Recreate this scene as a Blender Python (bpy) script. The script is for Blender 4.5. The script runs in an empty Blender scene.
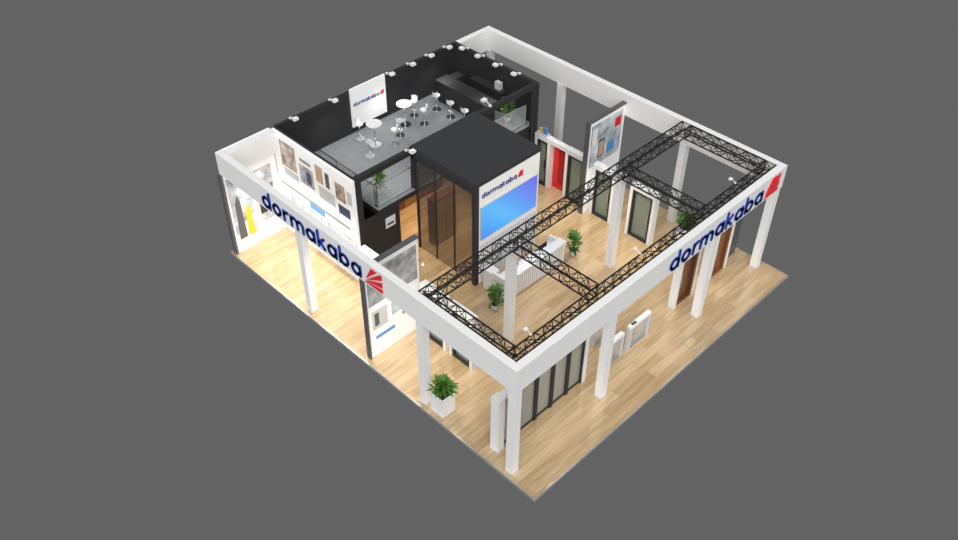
import bpy, math, random
from mathutils import Vector, Matrix
random.seed(7)
S=bpy.context.scene
S.view_settings.view_transform='Standard'

# ---------------------------------------------------------------- materials
def new_mat(name):
    m=bpy.data.materials.new(name); m.use_nodes=True
    nt=m.node_tree; b=nt.nodes['Principled BSDF']
    return m,nt,b
def plain(name,col,rough=0.5,metal=0.0,alpha=1.0,emit=None,es=1.0,var=0.04,spec=0.5):
    m,nt,b=new_mat(name)
    tc=nt.nodes.new('ShaderNodeTexCoord'); n=nt.nodes.new('ShaderNodeTexNoise'); n.inputs['Scale'].default_value=3.0
    r=nt.nodes.new('ShaderNodeValToRGB')
    a=[max(0,c*(1-var)) for c in col]; z=[min(1,c*(1+var)) for c in col]
    r.color_ramp.elements[0].color=(*a,1); r.color_ramp.elements[1].color=(*z,1)
    nt.links.new(tc.outputs['Object'],n.inputs['Vector']); nt.links.new(n.outputs['Fac'],r.inputs['Fac'])
    nt.links.new(r.outputs['Color'],b.inputs['Base Color'])
    b.inputs['Roughness'].default_value=rough; b.inputs['Metallic'].default_value=metal; b.inputs['Alpha'].default_value=alpha
    b.inputs['Specular IOR Level'].default_value=spec
    if emit:
        b.inputs['Emission Color'].default_value=(*emit,1); b.inputs['Emission Strength'].default_value=es
    return m
WHITE=plain('white_paint',(0.86,0.86,0.855),0.45,var=0.01)
WGLOW=plain('glowing_white',(0.86,0.86,0.86),0.5,emit=(1,0.99,0.97),es=0.15,var=0.01)  # weak emission added to white walls, panels and spotlight lenses
BLACK=plain('black_paint',(0.022,0.022,0.024),0.6)
ROOF=plain('roof_black',(0.028,0.029,0.031),0.8)
TRUSS=plain('truss_black',(0.018,0.018,0.02),0.4,metal=0.3)
DGREY=plain('dark_grey_panel',(0.10,0.10,0.105),0.5)
MGREY=plain('mid_grey',(0.30,0.30,0.31),0.5)
LGREY=plain('light_grey',(0.6,0.61,0.62),0.45)
CHROME=plain('chrome',(0.75,0.75,0.77),0.2,metal=1.0)
BLUE=plain('sign_blue',(0.006,0.055,0.36),0.45)
RED=plain('sign_red',(0.75,0.02,0.03),0.45)
DRED=plain('dark_red',(0.4,.01,.015),.4)
YEL=plain('yellow_print',(0.80,0.55,0.03),0.5)
SKIN=plain('beige_print',(0.58,0.38,0.26),0.5)
NAVY=plain('navy_print',(0.03,0.05,0.12),0.5)
CYAN=plain('blue_print',(0.10,0.30,0.72),0.5)
GREEN=plain('leaf_green',(0.075,0.19,0.025),0.5,var=0.6)
SOIL=plain('soil',(0.05,0.03,0.02),0.9)
GLASS=plain('clear_glass',(0.72,0.78,0.80),0.05,alpha=0.22)
TINT=plain('tinted_glass',(0.10,0.09,0.08),0.05,alpha=0.40)
DGLASS=plain('door_glass',(0.24,0.29,0.23),0.08,alpha=0.85)
FGLASS=plain('frosted_grey_glass',(0.36,0.38,0.34),0.12,alpha=0.72)
EDGE=plain('aluminium_edge',(0.5,0.5,0.5),0.35,metal=0.6)

def wood(name,c1,c2,rough,plank=(1.9,0.24),mort=0.6,coat=0.0):
    m,nt,b=new_mat(name)
    N=nt.nodes.new; L=nt.links.new
    tc=N('ShaderNodeTexCoord')
    br=N('ShaderNodeTexBrick'); br.offset=0.37; br.inputs['Scale'].default_value=1.0
    br.inputs['Brick Width'].default_value=plank[0]; br.inputs['Row Height'].default_value=plank[1]
    br.inputs['Mortar Size'].default_value=0.004; br.inputs['Bias'].default_value=0.0
    br.inputs['Color1'].default_value=(*c1,1); br.inputs['Color2'].default_value=(*c2,1)
    br.inputs['Mortar'].default_value=(*[c*mort for c in c2],1)
    L(tc.outputs['Object'],br.inputs['Vector'])
    mp2=N('ShaderNodeMapping'); mp2.inputs['Scale'].default_value=(0.45,4.5,1)
    L(tc.outputs['Object'],mp2.inputs['Vector'])
    n=N('ShaderNodeTexNoise'); n.inputs['Scale'].default_value=1.5; n.inputs['Detail'].default_value=5
    L(mp2.outputs['Vector'],n.inputs['Vector'])
    r=N('ShaderNodeValToRGB'); r.color_ramp.elements[0].position=0.3; r.color_ramp.elements[0].color=(0.78,0.72,0.63,1)
    r.color_ramp.elements[1].position=0.7; r.color_ramp.elements[1].color=(1.06,1.06,1.06,1)
    L(n.outputs['Fac'],r.inputs['Fac'])
    mx=N('ShaderNodeMix'); mx.data_type='RGBA'; mx.blend_type='MULTIPLY'; mx.inputs[0].default_value=1
    L(br.outputs['Color'],mx.inputs[6]); L(r.outputs['Color'],mx.inputs[7]); L(mx.outputs[2],b.inputs['Base Color'])
    b.inputs['Roughness'].default_value=rough
    b.inputs['Coat Weight'].default_value=coat; b.inputs['Coat Roughness'].default_value=0.04; b.inputs['Coat IOR'].default_value=1.7
    return m
FLOOR=wood('oak_plank_floor',(0.66,0.495,0.305),(0.50,0.35,0.195),0.3,plank=(2.6,0.36),coat=0.9)
BROWN=wood('brown_wood',(0.23,0.09,0.035),(0.17,0.06,0.025),0.35,plank=(0.9,0.9))
TREAD=wood('tread_wood',(0.40,0.24,0.10),(0.32,0.19,0.075),0.4,plank=(2,0.3))

def carpet():
    m,nt,b=new_mat('grey_carpet'); N=nt.nodes.new; L=nt.links.new
    tc=N('ShaderNodeTexCoord'); n=N('ShaderNodeTexNoise'); n.inputs['Scale'].default_value=4.5; n.inputs['Detail'].default_value=8; n.inputs['Roughness'].default_value=0.75
    r=N('ShaderNodeValToRGB'); e=r.color_ramp.elements
    e[0].position=0.32; e[0].color=(0.20,0.21,0.217,1); e[1].position=0.70; e[1].color=(0.27,0.283,0.292,1)
    L(tc.outputs['Object'],n.inputs['Vector']); L(n.outputs['Fac'],r.inputs['Fac']); L(r.outputs['Color'],b.inputs['Base Color'])
    b.inputs['Roughness'].default_value=0.6
    return m
CARPET=carpet()
def photo(name,cols,scale):
    m,nt,b=new_mat(name); N=nt.nodes.new; L=nt.links.new
    tc=N('ShaderNodeTexCoord'); n=N('ShaderNodeTexNoise'); n.inputs['Scale'].default_value=scale; n.inputs['Detail'].default_value=3
    r=N('ShaderNodeValToRGB'); e=r.color_ramp.elements
    e[0].position=0.3; e[0].color=(*cols[0],1); e[1].position=0.7; e[1].color=(*cols[-1],1)
    for i,c in enumerate(cols[1:-1]):
        x=e.new(0.3+0.4*(i+1)/(len(cols)-1)); x.color=(*c,1)
    L(tc.outputs['Object'],n.inputs['Vector']); L(n.outputs['Fac'],r.inputs['Fac']); L(r.outputs['Color'],b.inputs['Base Color'])
    b.inputs['Roughness'].default_value=0.4
    return m
PH_CITY=photo('city_photo_print',[(0.20,0.21,0.23),(0.42,0.43,0.45),(0.68,0.68,0.69)],2.2)
PH_PEOPLE=photo('people_photo_print',[(0.10,0.07,0.06),(0.45,0.33,0.25),(0.75,0.70,0.63)],2.6)
PH_BLUE=photo('office_photo_print',[(0.20,0.24,0.29),(0.50,0.56,0.62),(0.78,0.81,0.84)],1.8)

def screen_mat():
    m,nt,b=new_mat('lit_blue_screen'); N=nt.nodes.new; L=nt.links.new
    tc=N('ShaderNodeTexCoord'); sp=N('ShaderNodeSeparateXYZ'); L(tc.outputs['Generated'],sp.inputs[0])
    a=N('ShaderNodeMath'); a.operation='MULTIPLY_ADD'; a.inputs[1].default_value=0.65; L(sp.outputs['X'],a.inputs[0])
    c=N('ShaderNodeMath'); c.operation='MULTIPLY'; c.inputs[1].default_value=0.35; L(sp.outputs['Z'],c.inputs[0]); L(c.outputs[0],a.inputs[2])
    r=N('ShaderNodeValToRGB'); e=r.color_ramp.elements
    e[0].position=0.05; e[0].color=(0.04,0.29,0.93,1); e[1].position=0.95; e[1].color=(0.15,0.15,0.85,1)
    x=e.new(0.4); x.color=(0.09,0.50,0.97,1)
    x=e.new(0.68); x.color=(0.10,0.29,0.93,1)
    L(a.outputs[0],r.inputs['Fac']); b.inputs['Base Color'].default_value=(0.01,0.01,0.02,1)
    L(r.outputs['Color'],b.inputs['Emission Color']); b.inputs['Emission Strength'].default_value=0.95
    b.inputs['Roughness'].default_value=0.3
    return m
SCREEN=screen_mat()

# ---------------------------------------------------------------- mesh builder
class MB:
    def __init__(s): s.v=[]; s.f=[]; s.m=[]; s.mats=[]; s.sm=[]
    def mi(s,mat):
        if mat not in s.mats: s.mats.append(mat)
        return s.mats.index(mat)
    def face(s,idx,mat,smooth=False): s.f.append(idx); s.m.append(s.mi(mat)); s.sm.append(smooth)
    def box(s,x0,x1,y0,y1,z0,z1,mat):
        b=len(s.v)
        s.v+=[(x0,y0,z0),(x1,y0,z0),(x1,y1,z0),(x0,y1,z0),(x0,y0,z1),(x1,y0,z1),(x1,y1,z1),(x0,y1,z1)]
        for q in ((0,3,2,1),(4,5,6,7),(0,1,5,4),(1,2,6,5),(2,3,7,6),(3,0,4,7)): s.face([b+i for i in q],mat)
        return s
    def poly(s,pts,mat):
        b=len(s.v); s.v+=[tuple(p) for p in pts]; s.face(list(range(b,b+len(pts))),mat); return s
    def cyl(s,p0,p1,r,mat,n=6,r2=None,cap=True):
        p0=Vector(p0);p1=Vector(p1); d=(p1-p0).normalized(); r2=r if r2 is None else r2
        a=d.orthogonal().normalized(); c=d.cross(a); b=len(s.v)
        for P,R in ((p0,r),(p1,r2)):
            for i in range(n):
                t=2*math.pi*i/n; s.v.append(tuple(P+(a*math.cos(t)+c*math.sin(t))*R))
        for i in range(n):
            j=(i+1)%n; s.face([b+i,b+j,b+n+j,b+n+i],mat,n>8)
        if cap:
            s.face([b+i for i in range(n)][::-1],mat); s.face([b+n+i for i in range(n)],mat)
        return s
    def mesh(s,name):
        me=bpy.data.meshes.new(name); me.from_pydata(s.v,[],s.f)
        for m in s.mats: me.materials.append(m)
        for p,i,k in zip(me.polygons,s.m,s.sm): p.material_index=i; p.use_smooth=k
        me.validate(); me.update(); return me
    def obj(s,name,loc=(0,0,0),parent=None,rz=0):
        o=bpy.data.objects.new(name,s.mesh(name)); S.collection.objects.link(o); o.location=loc; o.rotation_euler=(0,0,rz)
        if parent: o.parent=parent
        return o
def inst(name,me,loc,rz=0,sc=1):
    o=bpy.data.objects.new(name,me); S.collection.objects.link(o); o.location=loc; o.rotation_euler=(0,0,rz); o.scale=(sc,sc,sc); return o

# ---------------------------------------------------------------- lettering
def ribbon(polys,w):
    out=[]
    for pl in polys:
        for a,b in zip(pl[:-1],pl[1:]):
            dx,dy=b[0]-a[0],b[1]-a[1]; l=math.hypot(dx,dy) or 1; nx,ny=-dy/l*w/2,dx/l*w/2
            out.append([(a[0]+nx,a[1]+ny),(a[0]-nx,a[1]-ny),(b[0]-nx,b[1]-ny),(b[0]+nx,b[1]+ny)])
        for p in pl:
            out.append([(p[0]+w/2*math.cos(t*math.pi/5),p[1]+w/2*math.sin(t*math.pi/5)) for t in range(10)])
    return out
def arc(cx,cy,r,a0,a1,n=16): return [(cx+r*math.cos(math.radians(a0+(a1-a0)*i/n)),cy+r*math.sin(math.radians(a0+(a1-a0)*i/n))) for i in range(n+1)]
w=0.225; r0=0.387; e=w/2; E=1.0-e
LET={'o':(1.0,[arc(.5,.5,r0,0,360,20)]),
 'd':(1.0,[arc(.5,.5,r0,0,360,20),[(E,e),(E,1.45-e)]]),
 'b':(1.0,[arc(.5,.5,r0,0,360,20),[(e,e),(e,1.45-e)]]),
 'a':(1.0,[arc(.5,.5,r0,0,360,20),[(E,e),(E,1-e)]]),
 'r':(.6,[[(e,e),(e,1-e)],arc(.5,.5,r0,180,80,6)]),
 'm':(1.5,[[(e,e),(e,1-e)],arc(.435,.565,.32,180,0,10)+[(.755,e)],arc(1.07,.565,.32,180,0,10)+[(1.39,e)]]),
 'k':(.85,[[(e,e),(e,1.45-e)],[(.2,.48),(.7,1-e)],[(.3,.52),(.74,e)]])}
MARK=[[(0.0,0.0),(1.0,0.0),(1.0,0.20)],[(0.10,0.10),(1.0,0.32),(1.0,0.60)],[(0.12,0.18),(1.0,0.76),(1.0,1.0),(0.90,1.0)],[(0.08,0.22),(0.74,1.0),(0.42,1.0)]]
def word(origin,ux,length,parent,name='sign_lettering',depth=0.04,mark=True,mat=None):
    mb=MB(); ux=Vector(ux); up=Vector((0,0,1)); nrm=ux.cross(up); O=Vector(origin)
    total=sum(LET[c][0] for c in 'dormakaba')+0.2*8; k=length/total
    def prism(poly,m,dz):
        F=[O+ux*(x*k)+up*(y*k)+nrm*dz for x,y in poly]; B=[p-nrm*dz for p in F]
        area=sum(poly[i][0]*poly[(i+1)%len(poly)][1]-poly[(i+1)%len(poly)][0]*poly[i][1] for i in range(len(poly)))
        if area<0: F=F[::-1];B=B[::-1]
        b=len(mb.v); n=len(F); mb.v+=[tuple(p) for p in F+B]
        mb.face(list(range(b,b+n)),m)
        for i in range(n):
            j=(i+1)%n; mb.face([b+i,b+n+i,b+n+j,b+j],m)
    x=0
    for c in 'dormakaba':
        wd,st=LET[c]
        for q in ribbon([[(px+x,py) for px,py in pl] for pl in st],w): prism(q,mat or BLUE,depth)
        x+=wd+.2
    if mark:
        for q in MARK: prism([(px*1.7+x+.08,py*1.42) for px,py in q],RED,depth)
    o=mb.obj(name)
    if parent: o.parent=parent
    return o

# ================================================================ SHELL
W,D,H=14.95,15.9,5.0
MB().box(-.15,15.15,-1.15,16.05,-.1,0,FLOOR).obj('floor')
mb=MB()
mb.box(-.19,15.19,-1.19,-1.15,-.12,.01,EDGE).box(-.19,15.19,16.05,16.09,-.12,.01,EDGE).box(-.19,-.15,-1.15,16.05,-.12,.01,EDGE).box(15.15,15.19,-1.15,16.05,-.12,.01,EDGE)
mb.obj('trim_1')
mb=MB(); mb.box(8.9,10.1,-.98,-.95,.001,.006,MGREY).box(8.9,10.1,-.42,-.39,.001,.006,MGREY).box(8.9,8.93,-.95,-.42,.001,.006,MGREY).box(10.07,10.1,-.95,-.42,.001,.006,MGREY)
mb.obj('floor_access_hatch')

T=.28
f=MB().box(0,T,0,D,4.0,5.0,WHITE).obj('fascia_left')
word((-.003,12.9,4.12),(0,-1,0),5.75,f)
f=MB().box(T+.01,W,0,T,4.0,5.0,WHITE).obj('fascia_front')
word((7.6,-.003,4.12),(1,0,0),5.8,f)
MB().box(W-T,W,T+.01,D,4.0,5.0,WHITE).obj('fascia_right')
MB().box(12.79,W-T-.01,D-T,D,3.95,5.0,WHITE).obj('fascia_back')
def column(x,y,h,s=.3):
    m=MB().box(-s/2,s/2,-s/2,s/2,0.02,h,WHITE).box(-s/2-.02,s/2+.02,-s/2-.02,s/2+.02,0,.02,LGREY)
    m.obj('column',(x,y,0))
for x,y in ((.17,.17),(.17,4.35),(.17,10.9),(4.75,.17),(10.6,.17),(14.75,.17),(14.78,4.4),(14.78,11.1),(14.78,15.6)): column(x,y,3.995)
column(4.45,4.4,4.55); column(10.5,4.4,4.55)

def truss(name,p0,p1,s=.42,bay=.42):
    p0=Vector(p0);p1=Vector(p1); L=(p1-p0).length; d=(p1-p0)/L; side=d.cross(Vector((0,0,1)))*s/2; up=Vector((0,0,s/2))
    mb=MB(); n=max(2,round(L/bay)); cs=[side+up,-side+up,-side-up,side-up]
    for c in cs: mb.cyl(p0+c,p1+c,.03,TRUSS,6)
    for i in range(n+1):
        P=p0+d*L*i/n
        for j in range(4):
            mb.cyl(P+cs[j],P+cs[(j+1)%4],.014,TRUSS,4,cap=False)
            if i<n:
                Q=p0+d*L*(i+1)/n
                a,b=(cs[j],cs[(j+1)%4]) if i%2 else (cs[(j+1)%4],cs[j])
                mb.cyl(P+a,Q+b,.016,TRUSS,4,cap=False)
    return mb.obj(name)
zc=4.79
truss('roof_truss',(.3,.52,zc),(14.64,.52,zc))
truss('roof_truss',(.3,4.4,zc),(14.64,4.4,zc))
truss('roof_truss',(.52,.77,zc),(.52,4.15,zc))
truss('roof_truss',(4.45,.77,zc),(4.45,4.15,zc))
truss('roof_truss',(10.45,.77,zc),(10.45,4.15,zc))
truss('roof_truss',(14.42,.77,zc),(14.42,4.15,zc))

# ================================================================ BACK LEFT WALL (graphics)
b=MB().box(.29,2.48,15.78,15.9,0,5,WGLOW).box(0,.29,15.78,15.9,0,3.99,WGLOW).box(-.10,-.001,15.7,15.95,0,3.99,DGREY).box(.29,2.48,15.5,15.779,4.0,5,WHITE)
g=15.775
b.box(.12,1.15,g-.004,g,.5,3.7,PH_BLUE)
b.poly([(.25,g-.01,.6),(.6,g-.01,.6),(.55,g-.01,2.4),(.45,g-.01,2.8),(.3,g-.01,2.4)],DGREY)
b.poly([(.7,g-.012,.6),(1.0,g-.012,.6),(.95,g-.012,1.9),(.85,g-.012,2.2),(.7,g-.012,1.8)],YEL)
b.box(1.3,2.2,g-.004,g,.9,3.5,PH_CITY)
b.poly([(1.4,g-.01,1.3),(1.75,g-.01,1.3),(1.7,g-.01,2.5),(1.55,g-.01,2.8),(1.42,g-.01,2.4)],BLACK)
b.poly([(1.72,g-.012,1.25),(1.95,g-.012,1.25),(1.93,g-.012,1.9),(1.75,g-.012,2.0)],YEL)
b.box(2.05,2.15,g-.012,g,1.0,2.6,DGREY)
b.obj('wall_back_left')
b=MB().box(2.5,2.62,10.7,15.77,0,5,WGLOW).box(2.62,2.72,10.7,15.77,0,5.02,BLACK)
X0=2.495
def gq(y0,y1,z0,z1,m,dx=.004): b.box(X0-dx,X0,y0,y1,z0,z1,m)
gq(14.3,15.3,3.55,4.75,PH_PEOPLE); gq(13.2,14.1,3.3,4.2,PH_CITY); gq(13.35,13.65,3.45,4.0,NAVY,.01)
gq(12.55,13.0,3.9,4.7,SKIN); gq(11.9,12.9,3.15,3.75,LGREY); gq(11.2,11.8,3.7,4.5,PH_PEOPLE); gq(12.15,12.4,3.9,4.6,DGREY)
gq(14.25,15.2,3.1,3.45,LGREY); gq(11.0,11.7,3.05,3.5,NAVY,.006); gq(13.3,14.0,4.35,4.5,MGREY); gq(10.8,11.1,3.8,4.4,LGREY)
b.box(2.28,2.5,10.8,15.2,2.82,2.92,WHITE); b.box(2.26,2.28,10.8,15.2,2.81,2.93,MGREY)
gq(12.7,13.7,2.2,2.5,CYAN)
for yy in (14.6,13.4,12.2,11.2):
    gq(yy-.42,yy+.42,.9,2.1,MGREY); gq(yy-.36,yy+.36,.96,2.04,PH_BLUE,.01)
    b.box(2.1,2.49,yy-.42,yy+.42,.72,.8,WHITE)
b.obj('wall_graphic')
MB().box(2.0,2.44,8.0,10.2,0.0,2.35,WHITE).box(1.99,2.0,8.15,9.0,.1,2.2,MGREY).box(1.99,2.0,9.15,10.05,.1,2.2,MGREY).obj('wall_cabinet')

# ================================================================ DECK BLOCK
MB().box(2.73,12.78,15.75,15.9,0,5,BLACK).obj('wall_back')
MB().box(12.6,12.78,10.7,15.74,0,5,BLACK).obj('wall_right')
b=MB().box(3.7,12.59,10.8,15.74,2.75,2.97,BLACK).box(3.7,12.59,10.8,15.74,2.97,3.0,CARPET)
b.obj('mezzanine_floor')
b=MB().box(2.73,4.75,10.8,10.95,0,2.74,BLACK)
b.box(4.0,4.5,10.785,10.8,1.9,2.4,WHITE).box(4.08,4.42,10.78,10.785,2.02,2.12,NAVY)
b.box(9.35,12.59,10.8,10.95,0,2.74,BLACK)
b.obj('wall_under_mezzanine')
b=MB().box(4.76,9.3,13.2,13.35,0,2.74,BROWN).box(5.6,6.5,13.17,13.2,0,2.2,TREAD).box(7.0,7.9,13.17,13.2,0,2.2,TREAD)
b.box(4.76,4.86,10.96,13.19,0,2.74,BROWN)
b.obj('wall_wood')
b=MB().box(2.73,5.61,10.72,10.94,4.78,5.0,BLACK).box(9.21,12.59,10.72,10.94,4.78,5.0,BLACK).box(2.73,2.93,10.72,10.94,2.76,4.78,BLACK).box(12.35,12.59,10.7,10.79,0,4.78,BLACK)
b.obj('perimeter_beam')
def rail(x0,y0,x1,y1,z0=3.0,h=1.0):
    m=MB(); dx,dy=x1-x0,y1-y0; L=math.hypot(dx,dy); n=max(1,round(L/1.3))
    t=.015
    if abs(dx)>abs(dy): m.box(x0,x1,y0-t,y0+t,z0+.04,z0+h,GLASS)
    else: m.box(x0-t,x0+t,y0,y1,z0+.04,z0+h,GLASS)
    m.cyl((x0,y0,z0+h+.02),(x1,y1,z0+h+.02),.025,CHROME,8)
    m.box(min(x0,x1)-.02,max(x0,x1)+.02,min(y0,y1)-.02,max(y0,y1)+.02,z0,z0+.06,EDGE)
    for i in range(n+1):
        px,py=x0+dx*i/n,y0+dy*i/n; m.box(px-.02,px+.02,py-.02,py+.02,z0,z0+h,CHROME)
    m.obj('glass_railing')
rail(3.78,11.05,3.78,14.5); rail(3.82,10.98,5.58,10.98); rail(9.25,10.98,12.3,10.98)
m=MB(); n=16
for i in range(n):
    y=11.05+3.55*i/n; z=2.9*(i+1)/n
    m.box(2.76,3.66,y,y+.25,z-.05,z,TREAD)
m.box(2.76,3.68,14.6,15.7,2.85,3.0,TREAD)
for x in (2.76,3.64):
    m.poly([(x,11.0,0),(x,11.3,0),(x,14.7,2.75),(x,14.7,2.95),(x,14.5,2.95)],BLACK)
m.obj('staircase')

# central box (lobby)
b=MB()
XR=9.2
b.box(5.62,XR,7.36,11.0,4.82,5.0,ROOF)
b.box(5.62,5.80,7.36,7.56,0,4.82,BLACK)
b.box(5.62,5.80,7.56,11.0,4.5,4.82,BLACK)
b.box(XR-.18,XR,7.56,10.79,0,4.82,BLACK)
b.box(5.62,XR,10.82,11.0,3.01,4.82,BLACK)
b.box(5.66,5.74,10.7,10.79,0,4.5,BLACK)
b.box(5.80,XR,7.45,7.56,0,4.82,BLACK)
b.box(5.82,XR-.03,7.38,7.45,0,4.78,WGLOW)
for i in range(28):
    x=5.92+i*.115; b.box(x,x+.04,7.35,7.38,.05,1.95,LGREY)
lob=b.obj('lobby_box')
word((5.95,7.375,4.2),(1,0,0),1.9,lob,depth=.02)
MB().box(5.86,9.02,7.31,7.375,2.25,3.85,LGREY).obj('screen_frame',parent=lob)
MB().box(5.89,8.99,7.30,7.309,2.28,3.82,SCREEN).obj('lit_screen',parent=lob)
b=MB().box(5.68,5.71,7.57,10.69,0.02,4.49,TINT)
for y in (8.6,9.65): b.box(5.66,5.73,y,y+.04,0,4.49,BLACK)
b.obj('window_1',parent=lob)
MB().box(6.2,7.4,10.3,10.75,0,2.3,BROWN).box(6.22,6.78,10.28,10.3,.1,2.2,TREAD).box(6.82,7.38,10.28,10.3,.1,2.2,TREAD).obj('wooden_cabinet')
MB().box(8.4,9.0,8.0,10.2,0,2.3,BROWN).box(8.38,8.4,8.05,8.7,.1,2.2,TREAD).box(8.38,8.4,8.8,9.45,.1,2.2,TREAD).box(8.38,8.4,9.5,10.15,.1,2.2,TREAD).obj('wooden_cabinet')

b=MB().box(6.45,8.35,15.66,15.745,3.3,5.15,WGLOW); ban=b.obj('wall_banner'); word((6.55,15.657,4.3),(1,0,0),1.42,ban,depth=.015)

def spot_mesh():
    m=MB(); m.box(-.05,.05,-.05,.05,0,.06,WHITE); m.cyl((0,0,.06),(0,-.3,.18),.018,WHITE,6)
    m.box(-.11,.11,-.45,-.27,.10,.2,WHITE); m.box(-.09,.09,-.43,-.29,.09,.10,WGLOW)
    return m.mesh('spotlight')
SM=spot_mesh()
for x in (3.5,5.5,8.6,9.8,10.9,12.0): inst('spotlight',SM,(x,15.82,5.0))
for y in (15.0,14.0,12.9,11.8): inst('spotlight',SM,(12.69,y,5.0),-math.pi/2)
inst('spotlight',SM,(5.3,10.83,5.0)); inst('spotlight',SM,(9.9,10.83,5.0),math.pi)
for x,y in ((1.4,.73),(6.8,.73),(12.5,.73)): inst('spotlight',SM,(x,y,5.03),math.pi,.6)

def stool_mesh():
    m=MB(); m.cyl((0,0,0),(0,0,.025),.2,CHROME,20); m.cyl((0,0,.02),(0,0,.70),.022,CHROME,10)
    m.cyl((-.12,0,.3),(.12,0,.3),.012,CHROME,6)
    m.cyl((0,0,.69),(0,0,.72),.14,WHITE,20,r2=.17); m.cyl((0,0,.72),(0,0,.76),.17,WHITE,20,r2=.16)
    for i in range(8):
        a=math.radians(30+i*15); a2=math.radians(30+(i+1)*15)
        m.poly([(.17*math.cos(a),.17*math.sin(a),.74),(.17*math.cos(a2),.17*math.sin(a2),.74),(.19*math.cos(a2),.19*math.sin(a2),.95),(.19*math.cos(a),.19*math.sin(a),.95)],WHITE)
    return m.mesh('bar_stool')
def table_mesh():
    m=MB(); m.cyl((0,0,0),(0,0,.03),.26,CHROME,24); m.cyl((0,0,.03),(0,0,1.05),.03,CHROME,12); m.cyl((0,0,1.05),(0,0,1.085),.34,WHITE,32)
    return m.mesh('bar_table')
ST=stool_mesh(); TB=table_mesh()
for tx,ty,angs in ((6.55,14.35,(215,320,100)),(8.5,14.65,(215,320,20))):
    inst('bar_table',TB,(tx,ty,3.0))
    for a in angs:
        r=.84; x=tx+r*math.cos(math.radians(a)); y=ty+r*math.sin(math.radians(a)); inst('bar_stool',ST,(x,y,3.0),math.radians(a-90))
for y in (14.6,13.7,12.8): inst('bar_stool',ST,(10.35,y,3.0),math.radians(90))
m=MB().box(10.9,11.4,12.0,15.1,3.0,4.05,BLACK).box(10.8,11.5,11.9,15.15,4.05,4.11,BLACK).box(11.5,12.1,14.6,15.1,3,4.05,BLACK); m.obj('bar_counter')
m=MB().box(12.2,12.58,12.4,14.3,3.0,3.95,BLACK).box(12.15,12.58,12.4,14.3,3.95,4.0,BLACK)
m.box(12.3,12.5,12.6,12.9,4.0,4.35,LGREY); m.obj('back_bar_cabinet')

def plant_mesh(name,r=.38,h=1.0,n=70,pot='pot',ph=.32,pr=.16):
    m=MB()
    if pot=='pot': m.cyl((0,0,0),(0,0,ph),pr*.75,LGREY,16,r2=pr); m.cyl((0,0,ph-.03),(0,0,ph+.005),pr*.9,SOIL,16)
    else:
        m.box(-pr,pr,-pr,pr,0,ph,WHITE); m.box(-pr+.03,pr-.03,-pr+.03,pr-.03,ph,ph+.01,SOIL)
    for k in range(7):
        a=random.random()*6.28; m.cyl((0,0,ph),(r*.4*math.cos(a),r*.4*math.sin(a),ph+(h-ph)*random.uniform(.5,.85)),.012,GREEN,5)
    for k in range(n):
        a=random.random()*6.283; t=random.random(); z=ph+.03+(h-ph)*t*.82; rr=r*(.15+.45*math.sin(math.pi*min(1,t+.15)))*random.random()
        p=Vector((rr*math.cos(a),rr*math.sin(a),z)); a2=a+random.uniform(-.6,.6); el=random.uniform(.0,1.1)
        d=Vector((math.cos(a2)*math.cos(el),math.sin(a2)*math.cos(el),math.sin(el))); L=r*random.uniform(.45,.85)
        sd=Vector((-math.sin(a2),math.cos(a2),0))*L*.17
        q1=p+d*L*.45; q2=p+d*L-Vector((0,0,L*.25))
        b=len(m.v); m.v+=[tuple(p),tuple(q1+sd),tuple(q2),tuple(q1-sd)]; m.face([b,b+1,b+2,b+3],GREEN)
    return m.mesh(name)
PM=plant_mesh('potted_plant',.46,1.3,90)
for x,y,z in ((5.2,5.85,0),(9.85,5.85,0),(4.45,11.65,3.0),(11.85,11.65,3.0)): inst('potted_plant',PM,(x,y,z),x)
PL=plant_mesh('planter_box',.5,1.55,150,'box',.9,.3)
inst('planter_box',PL,(.32,3.62,0)); inst('planter_box',PL,(13.85,3.1,0),1.57)

# reception desk
m=MB()
m.box(5.8,9.2,5.8,5.92,0.08,1.1,WHITE).box(5.8,9.2,5.85,6.6,0,.08,MGREY)
m.box(5.75,9.25,5.75,6.15,1.1,1.17,WHITE).box(5.8,9.2,5.92,6.6,.72,.77,WHITE)
m.box(5.8,5.9,5.92,6.6,.08,1.1,WHITE).box(9.1,9.2,5.92,6.6,.08,1.1,WHITE).box(7.5,7.56,5.92,6.6,.08,.72,LGREY)
m.box(5.8,6.2,6.6,7.1,0,1.0,WHITE)
for i in range(26):
    x=5.9+i*.124; m.box(x,x+.05,5.785,5.8,.1,1.05,LGREY)
m.box(6.5,6.95,6.3,6.33,.85,1.2,BLACK).box(6.68,6.76,6.31,6.43,.77,.9,DGREY).box(8.2,8.65,6.3,6.33,.85,1.2,BLACK).box(8.38,8.46,6.31,6.43,.77,.9,DGREY)
m.obj('reception_desk')

def portal(mb,axis,c,a0,a1,z1=2.6,t=.3,wall=.14,door=BLACK,glass=DGLASS):
    def B(u0,u1,w0,w1,z0,z2,m):
        if axis=='x': mb.box(c+w0,c+w1,u0,u1,z0,z2,m)
        else: mb.box(u0,u1,c+w0,c+w1,z0,z2,m)
    h=t/2
    B(a0,a0+wall,-h,h,0,z1,WHITE); B(a1-wall,a1,-h,h,0,z1,WHITE); B(a0+wall,a1-wall,-h,h,z1-.22,z1,WHITE)
    i0,i1=a0+wall,a1-wall; f=.1
    B(i0,i0+f,-.12,.04,0,z1-.22,door); B(i1-f,i1,-.12,.04,0,z1-.22,door); B(i0+f,i1-f,-.12,.04,z1-.22-f,z1-.22,door); B(i0+f,i1-f,-.12,.04,0,f,door)
    B(i0+f,i1-f,-.012,.012,f,z1-.22-f,glass)
    B(i0+f+.05,i0+f+.09,-.1,-.06,.9,1.4,CHROME)
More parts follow.
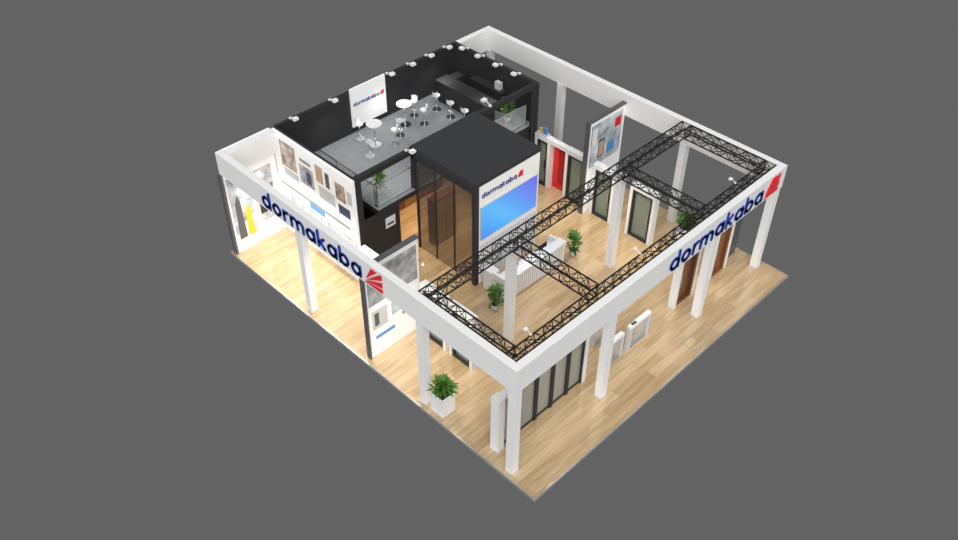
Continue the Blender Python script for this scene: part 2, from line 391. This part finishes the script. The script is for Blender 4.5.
def door(*a,**k):
    m=MB(); portal(m,*a,**k); m.obj('framed_door')
for a0,a1 in ((9.75,10.65),(7.7,8.85),(6.1,7.3),(4.0,5.3)): door('x',12.75,a0,a1)
MB().box(12.62,12.88,8.86,9.74,2.4,2.6,WHITE).box(12.92,12.97,8.95,9.75,0,2.5,RED).box(12.90,12.92,9.15,9.45,.3,2.1,DRED).obj('red_panel')
MB().box(12.62,12.9,10.0,10.6,2.61,2.66,LGREY).box(12.7,12.75,10.05,10.3,2.66,3.0,CYAN).box(12.7,12.75,10.32,10.5,2.66,2.9,YEL).obj('product_stand')
for a0,a1 in ((5.6,6.9),(4.2,5.4)): door('x',2.45,a0,a1,glass=FGLASS)
for a0,a1 in ((10.2,11.5),(12.6,13.8)): door('y',1.1,a0,a1,door=BROWN,glass=BROWN)
MB().box(13.9,14.85,1.2,1.3,0,2.5,DGREY).box(13.85,13.9,1.15,1.35,0,2.55,WHITE).obj('grey_panel')

m=MB()
m.box(.3,.6,.95,1.3,0,2.6,WHITE).box(.6,4.9,1.0,1.25,2.42,2.6,WHITE).box(4.72,4.9,1.0,1.25,0,2.42,WHITE)
for i in range(5):
    a=.62+i*.82; b2=a+.8
    m.box(a,a+.06,1.02,1.15,0,2.4,BLACK).box(b2-.06,b2,1.02,1.15,0,2.4,BLACK).box(a+.06,b2-.06,1.08,1.15,2.33,2.4,BLACK).box(a+.06,b2-.06,1.08,1.15,0,.09,BLACK)
    m.box(a+.06,b2-.06,1.105,1.125,.09,2.33,FGLASS)
m.obj('sliding_glass_door')

def gate():
    m=MB(); l=.62; t=.09; h=1.22; k=.12
    m.box(-l,l,-t,t,h-k,h,WHITE).box(-l,-l+k,-t,t,0,h-k,LGREY).box(l-k,l,-t,t,0,h-k,LGREY).box(-l+k,l-k,-.012,.012,.1,h-k,GLASS).box(-l+k,l-k,-.05,.05,0,.1,MGREY)
    m.box(-.04,.04,t,t+.05,.3,h-.05,CHROME).box(-.01,.01,t+.05,.5,.35,1.05,GLASS)
    m.box(-l+.15,-l+.4,-t+.03,t-.03,h,h+.015,DGREY)
    return m.mesh('speed_gate')
GM=gate()
inst('speed_gate',GM,(6.15,.9,0)); inst('speed_gate',GM,(7.75,.9,0)); inst('speed_gate',GM,(6.95,1.9,0),math.pi)

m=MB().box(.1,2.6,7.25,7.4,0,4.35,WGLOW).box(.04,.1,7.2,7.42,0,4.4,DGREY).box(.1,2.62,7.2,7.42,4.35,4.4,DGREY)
Y=7.245
m.box(.2,2.5,Y-.004,Y,2.5,4.1,PH_CITY).box(.3,1.0,Y-.008,Y,1.3,2.2,LGREY).box(.4,.6,Y-.012,Y,1.45,2.05,DGREY).box(1.2,1.6,Y-.008,Y,1.5,2.1,PH_BLUE).box(.4,1.3,Y-.008,Y,.8,.95,CYAN).box(1.7,1.85,Y-.008,Y,1.2,2.1,MGREY)
m.obj('poster_wall')
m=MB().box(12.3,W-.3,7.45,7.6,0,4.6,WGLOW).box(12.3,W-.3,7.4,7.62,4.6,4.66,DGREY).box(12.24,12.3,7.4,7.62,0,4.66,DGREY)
Y=7.445
m.box(12.45,14.5,Y-.004,Y,2.3,4.4,PH_BLUE).box(13.0,13.4,Y-.012,Y,2.6,3.5,NAVY).box(13.04,13.36,Y-.014,Y,2.65,3.4,SKIN).box(14.0,14.4,Y-.012,Y,3.7,4.15,RED).box(12.55,12.85,Y-.01,Y,3.4,4.2,WHITE).box(13.6,14.1,Y-.01,Y,2.6,3.1,CYAN)
m.obj('poster_wall')

# ================================================================ LIGHTS
wd=bpy.data.worlds.new('World'); S.world=wd; wd.use_nodes=True
bg=wd.node_tree.nodes['Background']; bg.inputs[0].default_value=(.125,.125,.125,1); bg.inputs[1].default_value=1
def sun(d,e,ang,col=(1,1,1)):  # added wide lamps standing in for soft ambient light, no real sun
    l=bpy.data.lights.new('ambient_fill','SUN'); l.energy=e; l.angle=math.radians(ang); l.color=col
    o=bpy.data.objects.new('ambient_fill',l); S.collection.objects.link(o)
    o.rotation_euler=Vector(d).to_track_quat('-Z','Y').to_euler(); o.location=(0,0,20)
sun((.2,.25,-1),1.6,80)
sun((.8,.7,-.5),2.25,70)  # added fill from the camera side
sun((-.5,.3,-1),.3,60)
def pt(x,y,z,e,col=(1,.9,.75),spot=120,blend=.8,r=.3):
    l=bpy.data.lights.new('downlight_and_fill','SPOT'); l.energy=e; l.color=col; l.spot_size=math.radians(spot); l.spot_blend=blend; l.shadow_soft_size=r
    o=bpy.data.objects.new('downlight_and_fill',l); S.collection.objects.link(o); o.location=(x,y,z)
for y in (15,13.6,12.2,10.6,9.2): pt(1.3,y,3.9,270,(1,.93,.8))
for y in (6.3,4.6): pt(1.3,y,3.9,230,(1,.93,.8),95)
for x,y in ((5.6,12.2),(7,12.2),(8.4,12.2)): pt(x,y,2.7,130,(1,.72,.45),r=.06)
for x,y in ((7.0,9.8),(7.0,8.4)): pt(x,y,4.7,330,(1,.75,.48),90,r=.08)
for y in (9.5,6.5,5): pt(11.5,y,3.9,230,(1,.92,.8),90)
for x,y in ((4.45,2.5),(10.4,2.5),(7,4.4),(12.6,2.4)): pt(x,y,4.4,190,(1,.93,.8),80)
for x in (2.8,6.6,8.8,12.8): pt(x,.3,3.9,90,(1,.93,.8),80)
for x in (5,8,11): pt(x,15.0,4.9,60,(1,.97,.92))
pt(4.9,12.0,4.9,90,(1,.97,.92)); pt(11,11.9,4.9,90,(1,.97,.92))  # added fill without a fixture, brightens the deck plants and balcony carpet

# ================================================================ CAMERA
cam=bpy.data.cameras.new('camera'); co=bpy.data.objects.new('camera',cam); S.collection.objects.link(co); S.camera=co
cam.sensor_width=36; cam.lens=925/958*36; cam.clip_end=200
R=Matrix(((.7078,.4653,-.5316),(-.7066,.4717,-.5276),(.0053,.7490,.6627)))
co.matrix_world=Matrix.Translation((-13.77,-12.08,25.16))@R.to_quaternion().normalized().to_matrix().to_4x4()
